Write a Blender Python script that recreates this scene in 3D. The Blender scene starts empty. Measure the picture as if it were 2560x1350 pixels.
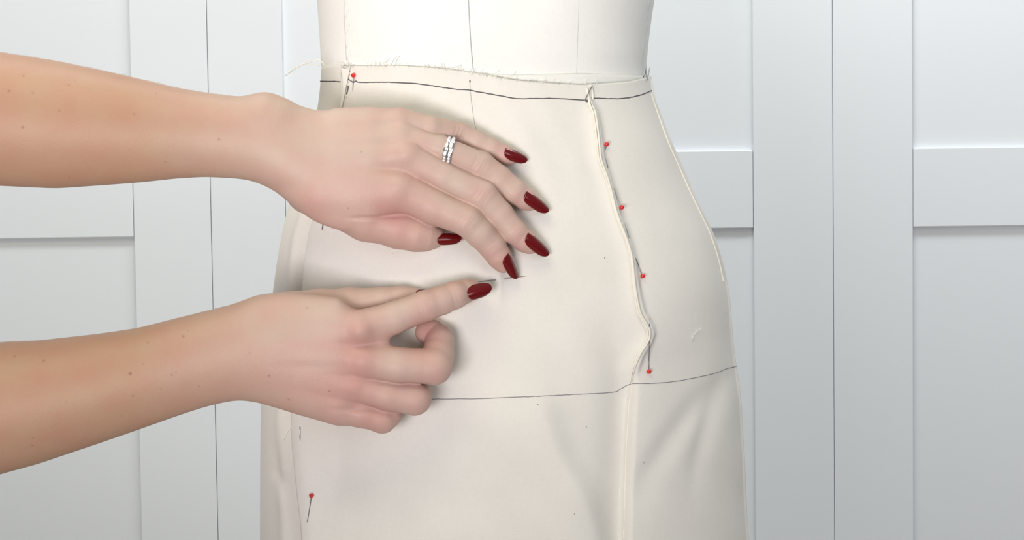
import bpy, bmesh, math, random
import numpy as np
from mathutils import Vector, Matrix
from mathutils.bvhtree import BVHTree

# ------------------------------------------------------------------ camera, light, exposure
SC = bpy.context.scene
COL = SC.collection
F, DIST, Z0 = 4750.0, 1.28, 0.95            # focal length in pixels (2560 wide), distance to the dress form, height of the view centre
PITCH, ROLL = math.radians(3.1), math.radians(-0.77)
CAM = np.array([0.0, -DIST, Z0 + DIST * math.tan(PITCH)])
RM = Matrix.Rotation(math.pi / 2 - PITCH, 3, 'X') @ Matrix.Rotation(ROLL, 3, 'Z')
R = np.array(RM)
cd = bpy.data.cameras.new('camera')
cam = bpy.data.objects.new('camera', cd); COL.objects.link(cam)
cam.matrix_world = Matrix.Translation(Vector(CAM)) @ RM.to_4x4()
cd.sensor_width = 36.0; cd.lens = 36.0 * F / 2560.0; cd.clip_start = 0.02; cd.clip_end = 50
SC.camera = cam
SC.view_settings.view_transform = 'Standard'
SC.view_settings.look = 'None'
SC.view_settings.gamma = 1.0
SC.view_settings.use_curve_mapping = False
SC.view_settings.exposure = 0.0

wd = bpy.data.worlds.new('room_light'); SC.world = wd; wd.use_nodes = True
def room_world():      # soft light of a white room: bright ceiling, dimmer floor
    nt = wd.node_tree; bg = nt.nodes['Background']
    tc = nt.nodes.new('ShaderNodeTexCoord'); sx = nt.nodes.new('ShaderNodeSeparateXYZ'); mr = nt.nodes.new('ShaderNodeMapRange')
    mx = nt.nodes.new('ShaderNodeMix'); mx.data_type = 'RGBA'
    mx.inputs[6].default_value = (0.13, 0.14, 0.15, 1); mx.inputs[7].default_value = (0.93, 0.98, 1.0, 1)
    mr.inputs[1].default_value = -0.6; mr.inputs[2].default_value = 0.8
    nt.links.new(tc.outputs['Generated'], sx.inputs[0]); nt.links.new(sx.outputs[2], mr.inputs[0])
    nt.links.new(mr.outputs[0], mx.inputs[0]); nt.links.new(mx.outputs[2], bg.inputs[0]); bg.inputs[1].default_value = 0.345
room_world()

def area_light(name, loc, aim, size, size_y, energy, color):
    ld = bpy.data.lights.new(name, 'AREA'); ld.shape = 'RECTANGLE'; ld.size = size; ld.size_y = size_y
    ld.energy = energy; ld.color = color
    o = bpy.data.objects.new(name, ld); COL.objects.link(o); o.location = loc
    o.rotation_euler = (Vector(aim) - Vector(loc)).to_track_quat('-Z', 'Y').to_euler()
    return o
area_light('wall_wash', (0.15, 0.16, 2.15), (0.1, 0.5, 1.0), 1.6, 0.3, 16.5, (0.97, 0.99, 1.0))  # added overhead wash, brightens the doors towards the top; no known fitting
area_light('ceiling_lamp', (-0.35, -0.7, 2.05), (-0.05, 0.05, 1.0), 0.9, 0.6, 5.6, (1.0, 0.92, 0.62))
k = area_light('softbox', (-0.42, -1.38, 0.80), (-0.08, 0.1, 1.60), 0.55, 0.4, 4.15, (1.0, 0.955, 0.965)); k.data.spread = math.radians(84)
area_light('fill_right', (0.9, -1.5, 1.3), (0.2, 0, 0.95), 0.7, 0.7, 4.6, (0.92, 0.96, 1.0))  # added bluish fill that lifts the right side of form and wall

# ------------------------------------------------------------------ helpers
def rays(px, py):
    px = np.asarray(px, float); py = np.asarray(py, float)
    d = np.stack([(px - 1280) / F, (675 - py) / F, -np.ones_like(px)], -1)
    return d @ R.T
def P(px, py, y):
    d = rays(px, py); t = (np.asarray(y, float) - CAM[1]) / d[..., 1]
    return CAM + d * t[..., None]
def project(X):
    c = (np.asarray(X) - CAM) @ R
    return 1280 + F * c[..., 0] / -c[..., 2], 675 - F * c[..., 1] / -c[..., 2]
FWD = R @ np.array([0, 0, -1.0])

def smoothed(x, y, n, sig):
    """piecewise linear table -> smooth table of n samples (sig in units of x)"""
    x = np.asarray(x, float); y = np.asarray(y, float)
    g = np.linspace(x[0], x[-1], n); v = np.interp(g, x, y)
    k = max(1, int(3 * sig / (g[1] - g[0]))); t = np.arange(-k, k + 1) * (g[1] - g[0])
    w = np.exp(-0.5 * (t / sig) ** 2); w /= w.sum()
    lo = 2 * v[0] - v[1:k + 1][::-1]; hi = 2 * v[-1] - v[-k - 1:-1][::-1]
    return g, np.convolve(np.concatenate([lo, v, hi]), w, 'valid')

def catmull(pts, n):
    """smooth polyline through pts (k,d) with about n samples"""
    p = np.asarray(pts, float)
    if len(p) < 3:
        t = np.linspace(0, 1, n)[:, None]; return p[0] * (1 - t) + p[-1] * t
    q = np.vstack([2 * p[0] - p[1], p, 2 * p[-1] - p[-2]])
    out = []; m = max(2, n // (len(p) - 1))
    for i in range(len(p) - 1):
        a, b, c, d = q[i:i + 4]
        for t in np.linspace(0, 1, m, endpoint=False):
            out.append(0.5 * (2 * b + (c - a) * t + (2 * a - 5 * b + 4 * c - d) * t * t + (3 * b - a - 3 * c + d) * t ** 3))
    out.append(p[-1]); return np.array(out)

def link(name, me, mat=None, parent=None, smooth=True):
    o = bpy.data.objects.new(name, me); COL.objects.link(o)
    if mat is not None: me.materials.append(mat)
    if parent is not None: o.parent = parent
    if smooth and len(me.polygons): me.polygons.foreach_set('use_smooth', np.ones(len(me.polygons), bool))
    return o
def mesh_np(name, V, quads, mat=None, parent=None, smooth=True):
    V = np.asarray(V, np.float32); quads = np.asarray(quads, np.int32)
    me = bpy.data.meshes.new(name); k = quads.shape[1]
    me.vertices.add(len(V)); me.vertices.foreach_set('co', V.ravel())
    me.loops.add(quads.size); me.loops.foreach_set('vertex_index', quads.ravel())
    me.polygons.add(len(quads)); me.polygons.foreach_set('loop_start', np.arange(0, quads.size, k, dtype=np.int32))
    me.update(calc_edges=True)
    return link(name, me, mat, parent, smooth)
def mesh_py(name, V, Fc, mat=None, parent=None, smooth=True):
    me = bpy.data.meshes.new(name); me.from_pydata([tuple(map(float, v)) for v in V], [], [tuple(f) for f in Fc]); me.update()
    return link(name, me, mat, parent, smooth)
def grid_quads(nr, nc, wrap=False):
    r = np.arange(nr - 1)[:, None]; c = np.arange(nc if wrap else nc - 1)[None, :]
    c2 = (c + 1) % nc
    return np.stack([r * nc + c, (r + 1) * nc + c, (r + 1) * nc + c2, r * nc + c2], -1).reshape(-1, 4)
def empty(name, loc=(0, 0, 0)):
    o = bpy.data.objects.new(name, None); COL.objects.link(o); o.location = loc; o.empty_display_size = 0.02; return o
def tag(o, label=None, cat=None, group=None, kind=None):
    if label: o['label'] = label
    if cat: o['category'] = cat
    if group: o['group'] = group
    if kind: o['kind'] = kind
    return o

class MB:
    """collects tubes and blobs into one mesh"""
    def __init__(s): s.V = []; s.F = []
    def tube(s, pts, rad, n=6, flat=None, closed=False):
        p = np.asarray(pts, float); m = len(p); rad = np.broadcast_to(np.asarray(rad, float), (m,))
        t = np.gradient(p, axis=0); t /= np.linalg.norm(t, axis=1)[:, None] + 1e-12
        up = np.array([0, -1.0, 0.0]); b0 = len(s.V)
        for i in range(m):
            a = np.cross(t[i], up)
            if np.linalg.norm(a) < 1e-3: a = np.cross(t[i], [0, 0, 1.0])
            a /= np.linalg.norm(a); b = np.cross(a, t[i])
            for j in range(n):
                w = 2 * math.pi * j / n
                s.V.append(p[i] + rad[i] * (a * math.cos(w) + (flat or 1.0) * b * math.sin(w)))
        for i in range(m - 1):
            for j in range(n):
                q = (j + 1) % n
                s.F.append((b0 + i * n + j, b0 + i * n + q, b0 + (i + 1) * n + q, b0 + (i + 1) * n + j))
        s.F.append(tuple(b0 + j for j in range(n))[::-1]); s.F.append(tuple(b0 + (m - 1) * n + j for j in range(n)))
        return s
    def ball(s, c, r, nu=12, nv=8):
        b0 = len(s.V); c = np.asarray(c, float)
        for i in range(nv + 1):
            th = math.pi * i / nv
            for j in range(nu):
                ph = 2 * math.pi * j / nu
                s.V.append(c + r * np.array([math.sin(th) * math.cos(ph), math.sin(th) * math.sin(ph), math.cos(th)]))
        for i in range(nv):
            for j in range(nu):
                q = (j + 1) % nu
                s.F.append((b0 + i * nu + j, b0 + (i + 1) * nu + j, b0 + (i + 1) * nu + q, b0 + i * nu + q))
        return s
    def octa(s, c, ax, r):
        b0 = len(s.V)
        for k in range(3):
            s.V.append(c + ax[k] * r[k]); s.V.append(c - ax[k] * r[k])
        for a in (0, 1):
            for b in (2, 3):
                for d in (4, 5): s.F.append((b0 + a, b0 + b, b0 + d) if (a + b + d) % 2 == 0 else (b0 + b, b0 + a, b0 + d))
        return s
    def build(s, name, mat, parent=None, smooth=True): return mesh_py(name, s.V, s.F, mat, parent, smooth)

def box(name, x0, x1, y0, y1, z0, z1, mat, parent=None, bevel=0.0008):
    bm = bmesh.new(); bmesh.ops.create_cube(bm, size=1.0)
    for v in bm.verts:
        v.co = Vector(((x0 + x1) / 2 + v.co.x * (x1 - x0), (y0 + y1) / 2 + v.co.y * (y1 - y0), (z0 + z1) / 2 + v.co.z * (z1 - z0)))
    if bevel: bmesh.ops.bevel(bm, geom=bm.edges[:], offset=bevel, segments=2, affect='EDGES', profile=0.5)
    me = bpy.data.meshes.new(name); bm.to_mesh(me); bm.free()
    return link(name, me, mat, parent, False)

# ------------------------------------------------------------------ materials
def material(name, color, rough=0.5, metal=0.0, coat=0.0, sss=0.0, spec=0.5):
    m = bpy.data.materials.new(name); m.use_nodes = True
    b = m.node_tree.nodes['Principled BSDF']
    b.inputs['Base Color'].default_value = (*color, 1); b.inputs['Roughness'].default_value = rough
    b.inputs['Metallic'].default_value = metal; b.inputs['Coat Weight'].default_value = coat
    b.inputs['Coat Roughness'].default_value = 0.04
    b.inputs['Specular IOR Level'].default_value = spec
    if sss:
        b.inputs['Subsurface Weight'].default_value = sss
        b.inputs['Subsurface Radius'].default_value = (1.0, 0.35, 0.2); b.inputs['Subsurface Scale'].default_value = 0.004
    return m
def node(m, t): return m.node_tree.nodes.new(t)
def wire(m, a, b): m.node_tree.links.new(a, b)

def cloth_material(name, color, weave=0.25, neps=True, scale=1.0):
    m = material(name, color, 0.9, spec=0.15); bs = m.node_tree.nodes['Principled BSDF']
    bs.inputs['Sheen Weight'].default_value = 0.1
    tc = node(m, 'ShaderNodeTexCoord')
    # mottling of the unbleached cloth
    n1 = node(m, 'ShaderNodeTexNoise'); n1.inputs['Scale'].default_value = 22; n1.inputs['Detail'].default_value = 3
    wire(m, tc.outputs['Object'], n1.inputs['Vector'])
    mp = node(m, 'ShaderNodeMapping'); mp.inputs['Scale'].default_value = (1700, 600, 260); wire(m, tc.outputs['Object'], mp.inputs['Vector'])
    n2 = node(m, 'ShaderNodeTexNoise'); n2.inputs['Scale'].default_value = 1.0; n2.inputs['Detail'].default_value = 1; wire(m, mp.outputs[0], n2.inputs['Vector'])
    mp2 = node(m, 'ShaderNodeMapping'); mp2.inputs['Scale'].default_value = (260, 600, 1700); wire(m, tc.outputs['Object'], mp2.inputs['Vector'])
    n3 = node(m, 'ShaderNodeTexNoise'); n3.inputs['Scale'].default_value = 1.0; n3.inputs['Detail'].default_value = 1; wire(m, mp2.outputs[0], n3.inputs['Vector'])
    add = node(m, 'ShaderNodeMath'); add.operation = 'ADD'; wire(m, n2.outputs[0], add.inputs[0]); wire(m, n3.outputs[0], add.inputs[1])
    r1 = node(m, 'ShaderNodeMapRange'); r1.inputs[1].default_value = 0.3; r1.inputs[2].default_value = 0.7; r1.inputs[3].default_value = 0.97; r1.inputs[4].default_value = 1.03
    wire(m, n1.outputs[0], r1.inputs[0])
    r2 = node(m, 'ShaderNodeMapRange'); r2.inputs[1].default_value = 0.7; r2.inputs[2].default_value = 1.3; r2.inputs[3].default_value = 0.985; r2.inputs[4].default_value = 1.015
    wire(m, add.outputs[0], r2.inputs[0])
    mu = node(m, 'ShaderNodeMath'); mu.operation = 'MULTIPLY'; wire(m, r1.outputs[0], mu.inputs[0]); wire(m, r2.outputs[0], mu.inputs[1])
    fac = mu.outputs[0]
    if neps:   # sparse dark specks (seed husk) in calico
        vo = node(m, 'ShaderNodeTexVoronoi'); vo.inputs['Scale'].default_value = 90; wire(m, tc.outputs['Object'], vo.inputs['Vector'])
        lt = node(m, 'ShaderNodeMath'); lt.operation = 'LESS_THAN'; lt.inputs[1].default_value = 0.037; wire(m, vo.outputs['Distance'], lt.inputs[0])
        sp = node(m, 'ShaderNodeSeparateColor'); wire(m, vo.outputs['Color'], sp.inputs[0])
        l2 = node(m, 'ShaderNodeMath'); l2.operation = 'LESS_THAN'; l2.inputs[1].default_value = 0.4; wire(m, sp.outputs[0], l2.inputs[0])
        an = node(m, 'ShaderNodeMath'); an.operation = 'MULTIPLY'; wire(m, lt.outputs[0], an.inputs[0]); wire(m, l2.outputs[0], an.inputs[1])
        r3 = node(m, 'ShaderNodeMapRange'); r3.inputs[3].default_value = 1.0; r3.inputs[4].default_value = 0.42; wire(m, an.outputs[0], r3.inputs[0])
        m3 = node(m, 'ShaderNodeMath'); m3.operation = 'MULTIPLY'; wire(m, fac, m3.inputs[0]); wire(m, r3.outputs[0], m3.inputs[1]); fac = m3.outputs[0]
    vm = node(m, 'ShaderNodeVectorMath'); vm.operation = 'SCALE'; vm.inputs[0].default_value = color; wire(m, fac, vm.inputs['Scale'])
    wire(m, vm.outputs[0], bs.inputs['Base Color'])
    bp = node(m, 'ShaderNodeBump'); bp.inputs['Strength'].default_value = weave; bp.inputs['Distance'].default_value = 0.0004
    wire(m, add.outputs[0], bp.inputs['Height']); wire(m, bp.outputs[0], bs.inputs['Normal'])
    return m

M_FORM = cloth_material('form_linen', (0.90, 0.89, 0.86), 0.15, neps=False)
M_MUSLIN = cloth_material('muslin', (0.815, 0.785, 0.735), 0.14)
M_MUSLIN_B = M_MUSLIN
M_DART = cloth_material('muslin_fold', (0.88, 0.84, 0.76), 0.1, neps=False)
M_TAPE = cloth_material('waist_tape_cotton', (0.87, 0.86, 0.82), 0.1, neps=False)
M_PENCIL = material('pencil_line', (0.13, 0.125, 0.135), 0.8, spec=0.2)
M_PENCIL_S = material('soft_pencil_line', (0.30, 0.29, 0.30), 0.8, spec=0.2)
M_FAINT = material('faint_pencil_line', (0.5, 0.49, 0.5), 0.8, spec=0.2)
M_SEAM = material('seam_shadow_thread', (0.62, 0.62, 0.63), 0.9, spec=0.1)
M_THREAD = material('cotton_thread', (0.92, 0.91, 0.87), 0.8, spec=0.2)
M_STEEL = material('pin_steel', (0.30, 0.29, 0.29), 0.35, 1.0)
M_RED = material('red_glass_head', (0.72, 0.012, 0.012), 0.22, coat=0.6)
M_NAIL = material('dark_red_polish', (0.14, 0.001, 0.003), 0.25, coat=0.8, spec=0.15)
M_SILVER = material('white_gold', (0.75, 0.75, 0.76), 0.15, 1.0)
M_GEM = material('clear_stone', (0.92, 0.93, 0.95), 0.12, 0.15, coat=1.0)
M_METAL = material('stand_steel', (0.5, 0.5, 0.5), 0.35, 1.0)

def paint_material():
    m = material('white_painted_door', (0.80, 0.83, 0.865), 0.42, spec=0.4); bs = m.node_tree.nodes['Principled BSDF']
    tc = node(m, 'ShaderNodeTexCoord'); n = node(m, 'ShaderNodeTexNoise'); n.inputs['Scale'].default_value = 350; n.inputs['Detail'].default_value = 2
    wire(m, tc.outputs['Object'], n.inputs['Vector'])
    bp = node(m, 'ShaderNodeBump'); bp.inputs['Strength'].default_value = 0.04; bp.inputs['Distance'].default_value = 0.0005
    wire(m, n.outputs[0], bp.inputs['Height']); wire(m, bp.outputs[0], bs.inputs['Normal'])
    return m
M_PAINT = paint_material()
M_FLOOR = material('oak_floor', (0.45, 0.40, 0.34), 0.5)
def floor_nodes():
    m = M_FLOOR; bs = m.node_tree.nodes['Principled BSDF']; tc = node(m, 'ShaderNodeTexCoord')
    mp = node(m, 'ShaderNodeMapping'); mp.inputs['Scale'].default_value = (2, 30, 1); wire(m, tc.outputs['Object'], mp.inputs[0])
    n = node(m, 'ShaderNodeTexNoise'); n.inputs['Scale'].default_value = 1.5; n.inputs['Detail'].default_value = 5; wire(m, mp.outputs[0], n.inputs['Vector'])
    cr = node(m, 'ShaderNodeValToRGB'); cr.color_ramp.elements[0].color = (0.36, 0.31, 0.26, 1); cr.color_ramp.elements[1].color = (0.55, 0.49, 0.42, 1)
    wire(m, n.outputs[0], cr.inputs[0]); wire(m, cr.outputs[0], bs.inputs['Base Color'])
floor_nodes()

def skin_material():
    m = material('skin', (0.7, 0.5, 0.4), 0.5, sss=0.07, spec=0.32); bs = m.node_tree.nodes['Principled BSDF']
    at = node(m, 'ShaderNodeAttribute'); at.attribute_name = 'skin_tone'
    tc = node(m, 'ShaderNodeTexCoord')
    n1 = node(m, 'ShaderNodeTexNoise'); n1.inputs['Scale'].default_value = 55; n1.inputs['Detail'].default_value = 4; wire(m, tc.outputs['Object'], n1.inputs['Vector'])
    cr = node(m, 'ShaderNodeValToRGB'); cr.color_ramp.elements[0].position = 0.32; cr.color_ramp.elements[0].color = (1.0, 0.93, 0.92, 1)
    cr.color_ramp.elements[1].position = 0.68; cr.color_ramp.elements[1].color = (1.0, 1.03, 1.0, 1)
    wire(m, n1.outputs[0], cr.inputs[0])
    mx = node(m, 'ShaderNodeMix'); mx.data_type = 'RGBA'; mx.blend_type = 'MULTIPLY'; mx.inputs[0].default_value = 1
    wire(m, at.outputs['Color'], mx.inputs[6]); wire(m, cr.outputs[0], mx.inputs[7])
    # freckles
    vo = node(m, 'ShaderNodeTexVoronoi'); vo.inputs['Scale'].default_value = 150; wire(m, tc.outputs['Object'], vo.inputs['Vector'])
    lt = node(m, 'ShaderNodeMapRange'); lt.inputs[1].default_value = 0.05; lt.inputs[2].default_value = 0.13; lt.inputs[3].default_value = 1; lt.inputs[4].default_value = 0
    wire(m, vo.outputs['Distance'], lt.inputs[0])
    sp = node(m, 'ShaderNodeSeparateColor'); wire(m, vo.outputs['Color'], sp.inputs[0])
    l2 = node(m, 'ShaderNodeMapRange'); l2.inputs[1].default_value = 0.72; l2.inputs[2].default_value = 1.0; l2.inputs[3].default_value = 0; l2.inputs[4].default_value = 0.5; wire(m, sp.outputs[0], l2.inputs[0])
    an = node(m, 'ShaderNodeMath'); an.operation = 'MULTIPLY'; wire(m, lt.outputs[0], an.inputs[0]); wire(m, l2.outputs[0], an.inputs[1])
    an2 = node(m, 'ShaderNodeMath'); an2.operation = 'MULTIPLY'; wire(m, an.outputs[0], an2.inputs[0]); wire(m, at.outputs['Alpha'], an2.inputs[1])
    m2 = node(m, 'ShaderNodeMix'); m2.data_type = 'RGBA'; m2.inputs[7].default_value = (0.40, 0.19, 0.12, 1)
    wire(m, an2.outputs[0], m2.inputs[0]); wire(m, mx.outputs[2], m2.inputs[6]); wire(m, m2.outputs[2], bs.inputs['Base Color'])
    n2 = node(m, 'ShaderNodeTexNoise'); n2.inputs['Scale'].default_value = 700; n2.inputs['Detail'].default_value = 2; wire(m, tc.outputs['Object'], n2.inputs['Vector'])
    bp = node(m, 'ShaderNodeBump'); bp.inputs['Strength'].default_value = 0.22; bp.inputs['Distance'].default_value = 0.0006
    wire(m, n2.outputs[0], bp.inputs['Height']); wire(m, bp.outputs[0], bs.inputs['Normal'])
    return m
M_SKIN = skin_material()
M_HAIR = material('fine_arm_hair', (0.42, 0.30, 0.18), 0.6)

# ------------------------------------------------------------------ room: wardrobe doors, wall, floor
YW = 0.75
def wx(px): return float(P(px, 675, YW)[0])
def wz(px, py): return float(P(px, py, YW)[2])
DT = 0.018; REC = 0.006; ZB, ZT = 0.03, 2.25
def door(name, x0, x1, stile_l, stile_r, rails, label):
    e = empty(name, ((x0 + x1) / 2, YW, ZB)); tag(e, label=label, kind='structure')
    def put(o): o.location = -Vector(e.location); return o
    put(box('panel', x0 + 0.01, x1 - 0.01, YW + REC, YW + DT, ZB + 0.01, ZT - 0.01, M_PAINT, e, 0))
    put(box('stile', x0, stile_l, YW, YW + DT, ZB, ZT, M_PAINT, e, 0.0011))
    put(box('stile', stile_r, x1, YW, YW + DT, ZB, ZT, M_PAINT, e, 0.0011))
    for (z0, z1) in rails: put(box('rail', stile_l + 0.0004, stile_r - 0.0004, YW, YW + DT, z0, z1, M_PAINT, e, 0.0011))
g = 0.00022
xa, xb = wx(530), wx(2084)
swl = xa - wx(337); dw = xb - xa
rail_m = (wz(1883, 570), wz(1883, 375))
rails = [(ZB, ZB + 0.09), rail_m, (ZT - 0.09, ZT)]
r1 = [(ZB, ZB + 0.09), (wz(335, 593), wz(335, 398)), (ZT - 0.09, ZT)]
r3 = [(ZB, ZB + 0.09), (wz(2284, 568), wz(2284, 370)), (ZT - 0.09, ZT)]
door('door_1', xa - dw + g, xa - g, xa - dw + swl, wx(337), r1, 'white panelled wardrobe door behind the arms at left')
door('door_2', xa + g, xb - g, wx(716), wx(1885), rails, 'white panelled wardrobe door directly behind the dress form')
door('door_3', xb + g, xb + dw - g, wx(2283), xb + dw - swl, r3, 'white panelled wardrobe door right of the dress form')
tag(box('wall_back', -2.2, 2.2, YW + 0.03, YW + 0.13, 0, 2.5, M_PAINT, None, 0), 'plain white carcass wall behind the wardrobe doors', kind='structure')
tag(box('floor', -2.2, 2.2, -2.6, YW + 0.03, -0.05, 0.0, M_FLOOR, None, 0), 'pale wooden floor under the dress form', kind='structure')

# ------------------------------------------------------------------ dress form and skirt: shared body profile
LEFT = [(803, 165), (800, 205), (796, 250), (789, 290), (770, 360), (747, 430), (723, 504), (713, 542), (704, 584), (697, 622), (690, 664), (684, 713), (676, 770), (667, 840), (659, 925), (653, 1005), (651, 1117), (650, 1350), (650, 1700), (652, 2600)]
RIGHT = [(1622, 190), (1629, 228), (1637, 255), (1659, 307), (1691, 374), (1726, 455), (1755, 518), (1780, 574), (1798, 632), (1809, 680), (1818, 724), (1826, 787), (1833, 857), (1841, 917), (1852, 1002), (1857, 1076), (1863, 1150), (1867, 1250), (1871, 1350), (1880, 1700), (1890, 2600)]
FL = [(786, -40), (792, 0), (796, 60), (800, 120), (803, 165)]
FR = [(1644, -40), (1638, 0), (1626, 80), (1620, 140), (1616, 190)]
def zx(tab):
    a = np.array([P(x, y, 0.0) for x, y in tab]); i = np.argsort(a[:, 2]); return a[i, 2], a[i, 0]
zl, xl = zx(LEFT); zr, xr = zx(RIGHT); zfl, xfl = zx(FL); zfr, xfr = zx(FR)
zwaist = P(1215, 205, 0)[2]
up = zwaist + np.array([0.10, 0.16, 0.22, 0.30, 0.36, 0.40, 0.425, 0.44, 0.48, 0.52])   # bust, chest, shoulders, neck
hw = np.array([0.121, 0.134, 0.148, 0.150, 0.152, 0.165, 0.150, 0.08, 0.055, 0.052])
dp = np.array([0.092, 0.112, 0.122, 0.105, 0.085, 0.075, 0.068, 0.058, 0.052, 0.05])
cxw = (xl[-1] + xr[-1]) / 2
ZL, XL = smoothed(np.r_[zl, zfl, up], np.r_[xl, xfl, cxw - hw], 900, 0.006)
ZR, XR = smoothed(np.r_[zr, zfr, up], np.r_[xr, xfr, cxw + hw], 900, 0.006)
zb_ = np.r_[zl[0], P(1215, 1350, 0)[2], P(1215, 950, 0)[2], P(1215, 700, 0)[2], P(1215, 450, 0)[2], zwaist, zwaist + 0.05, up]
yb_ = np.r_[0.113, 0.115, 0.115, 0.112, 0.100, 0.086, 0.090, dp]
ZBp, YBp = smoothed(zb_, yb_, 900, 0.012)
PW = 2.35
def prof(z):
    a = np.interp(z, ZL, XL); b = np.interp(z, ZR, XR)
    return (a + b) / 2, (b - a) / 2 * 0.9965, np.interp(z, ZBp, YBp)
def implicit(X, off=0.0):
    c, a, b = prof(X[..., 2])
    return (np.abs(X[..., 0] - c) / (a + off)) ** PW + (np.abs(X[..., 1]) / (b + off)) ** PW - 1
def hit(px, py, off=0.0):
    px = np.atleast_1d(np.asarray(px, float)); py = np.atleast_1d(np.asarray(py, float))
    ys = np.linspace(-0.2, 0.03, 461); d = rays(px, py)
    t = (ys[None] - CAM[1]) / d[:, 1:2]; X = CAM + d[:, None] * t[..., None]
    f = implicit(X, off); ins = f < 0; i = np.where(ins.any(1), ins.argmax(1), f.argmin(1)); i = np.maximum(i, 1)
    n = np.arange(len(px)); f1 = f[n, i]; f0 = f[n, i - 1]
    s = np.where(ins.any(1), f0 / (f0 - f1 + 1e-12), 1.0); y = ys[i - 1] + s * (ys[1] - ys[0])
    return P(px, py, y)
def theta_of(X):
    c, a, b = prof(X[..., 2]); x = np.clip((X[..., 0] - c) / a, -1, 1); y = X[..., 1] / b
    return np.arctan2(np.sign(-y) * np.abs(y) ** (PW / 2), np.sign(x) * np.abs(x) ** (PW / 2))   # 0 = right, pi/2 = front, pi = left
def surf(th, z, off=0.0):
    c, a, b = prof(z); ct, st = np.cos(th), np.sin(th)
    x = np.sign(ct) * np.abs(ct) ** (2 / PW); y = np.sign(st) * np.abs(st) ** (2 / PW)
    nx = np.sign(ct) * np.abs(x) ** (PW - 1) / a; ny = np.sign(st) * np.abs(y) ** (PW - 1) / b
    l = np.sqrt(nx * nx + ny * ny); nx, ny = nx / l, ny / l
    return np.stack([c + a * x + nx * off, -(b * y + ny * off), z], -1)

# --- marks measured on the cloth (image-measured, then laid on the real surface)
SEAM_L = [(856, 165), (862, 195), (862, 222), (860, 249), (852, 278), (838, 350), (820, 430), (803, 500), (787, 553), (775, 580), (769, 618), (764, 644), (760, 680), (757, 720), (749, 800), (741, 900), (736, 980), (734.5, 1031), (734.5, 1100), (740, 1172), (745, 1240), (750, 1300), (752, 1350), (756, 1450)]
SEAM_R = [(1624, 195), (1627, 235), (1644, 285), (1670, 356), (1696, 415), (1722, 474), (1752, 537), (1770, 574), (1785, 615), (1798, 659), (1808, 705), (1816, 760), (1823, 830), (1831, 900), (1842, 1000), (1850, 1100), (1856, 1200), (1862, 1350), (1866, 1450)]
TOP = [(856, 165), (900, 165), (1000, 164), (1100, 171), (1175, 181), (1230, 192), (1290, 201), (1380, 208), (1475, 213), (1500, 210), (1575, 205), (1600, 198), (1624, 190)]
DARTL = [(1472, 240), (1480, 265), (1487, 285), (1493, 322), (1498, 363), (1502, 400), (1515, 437), (1526, 474), (1539, 526), (1556, 574), (1570, 611), (1580, 652), (1585, 700), (1591, 740), (1600, 780), (1618, 813), (1624, 833), (1618, 857), (1600, 887), (1587, 924), (1580, 957)]
SKIRT_OFF = 0.0
def zt(tab, key):
    t = np.array(tab, float); X = hit(t[:, 0], t[:, 1]); th = theta_of(X); o = np.argsort(X[:, 2]); return X[o, 2], th[o]
zsl, tsl = zt([(x + 8 * min(1, max(0, (y - 560) / 300)), y) for x, y in SEAM_L], 0); zsr, tsr = zt(SEAM_R, 0)
zsl, tsl = smoothed(zsl, tsl, 300, 0.004); zsr, tsr = smoothed(zsr, tsr, 300, 0.004)
tt = np.array(TOP, float); Xt = hit(tt[:, 0], tt[:, 1]); tht = theta_of(Xt); o_ = np.argsort(tht); tht, ztop = tht[o_], Xt[o_, 2]
tht, ztop = smoothed(tht, ztop, 200, 0.03)
ZBOT = 0.42

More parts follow.
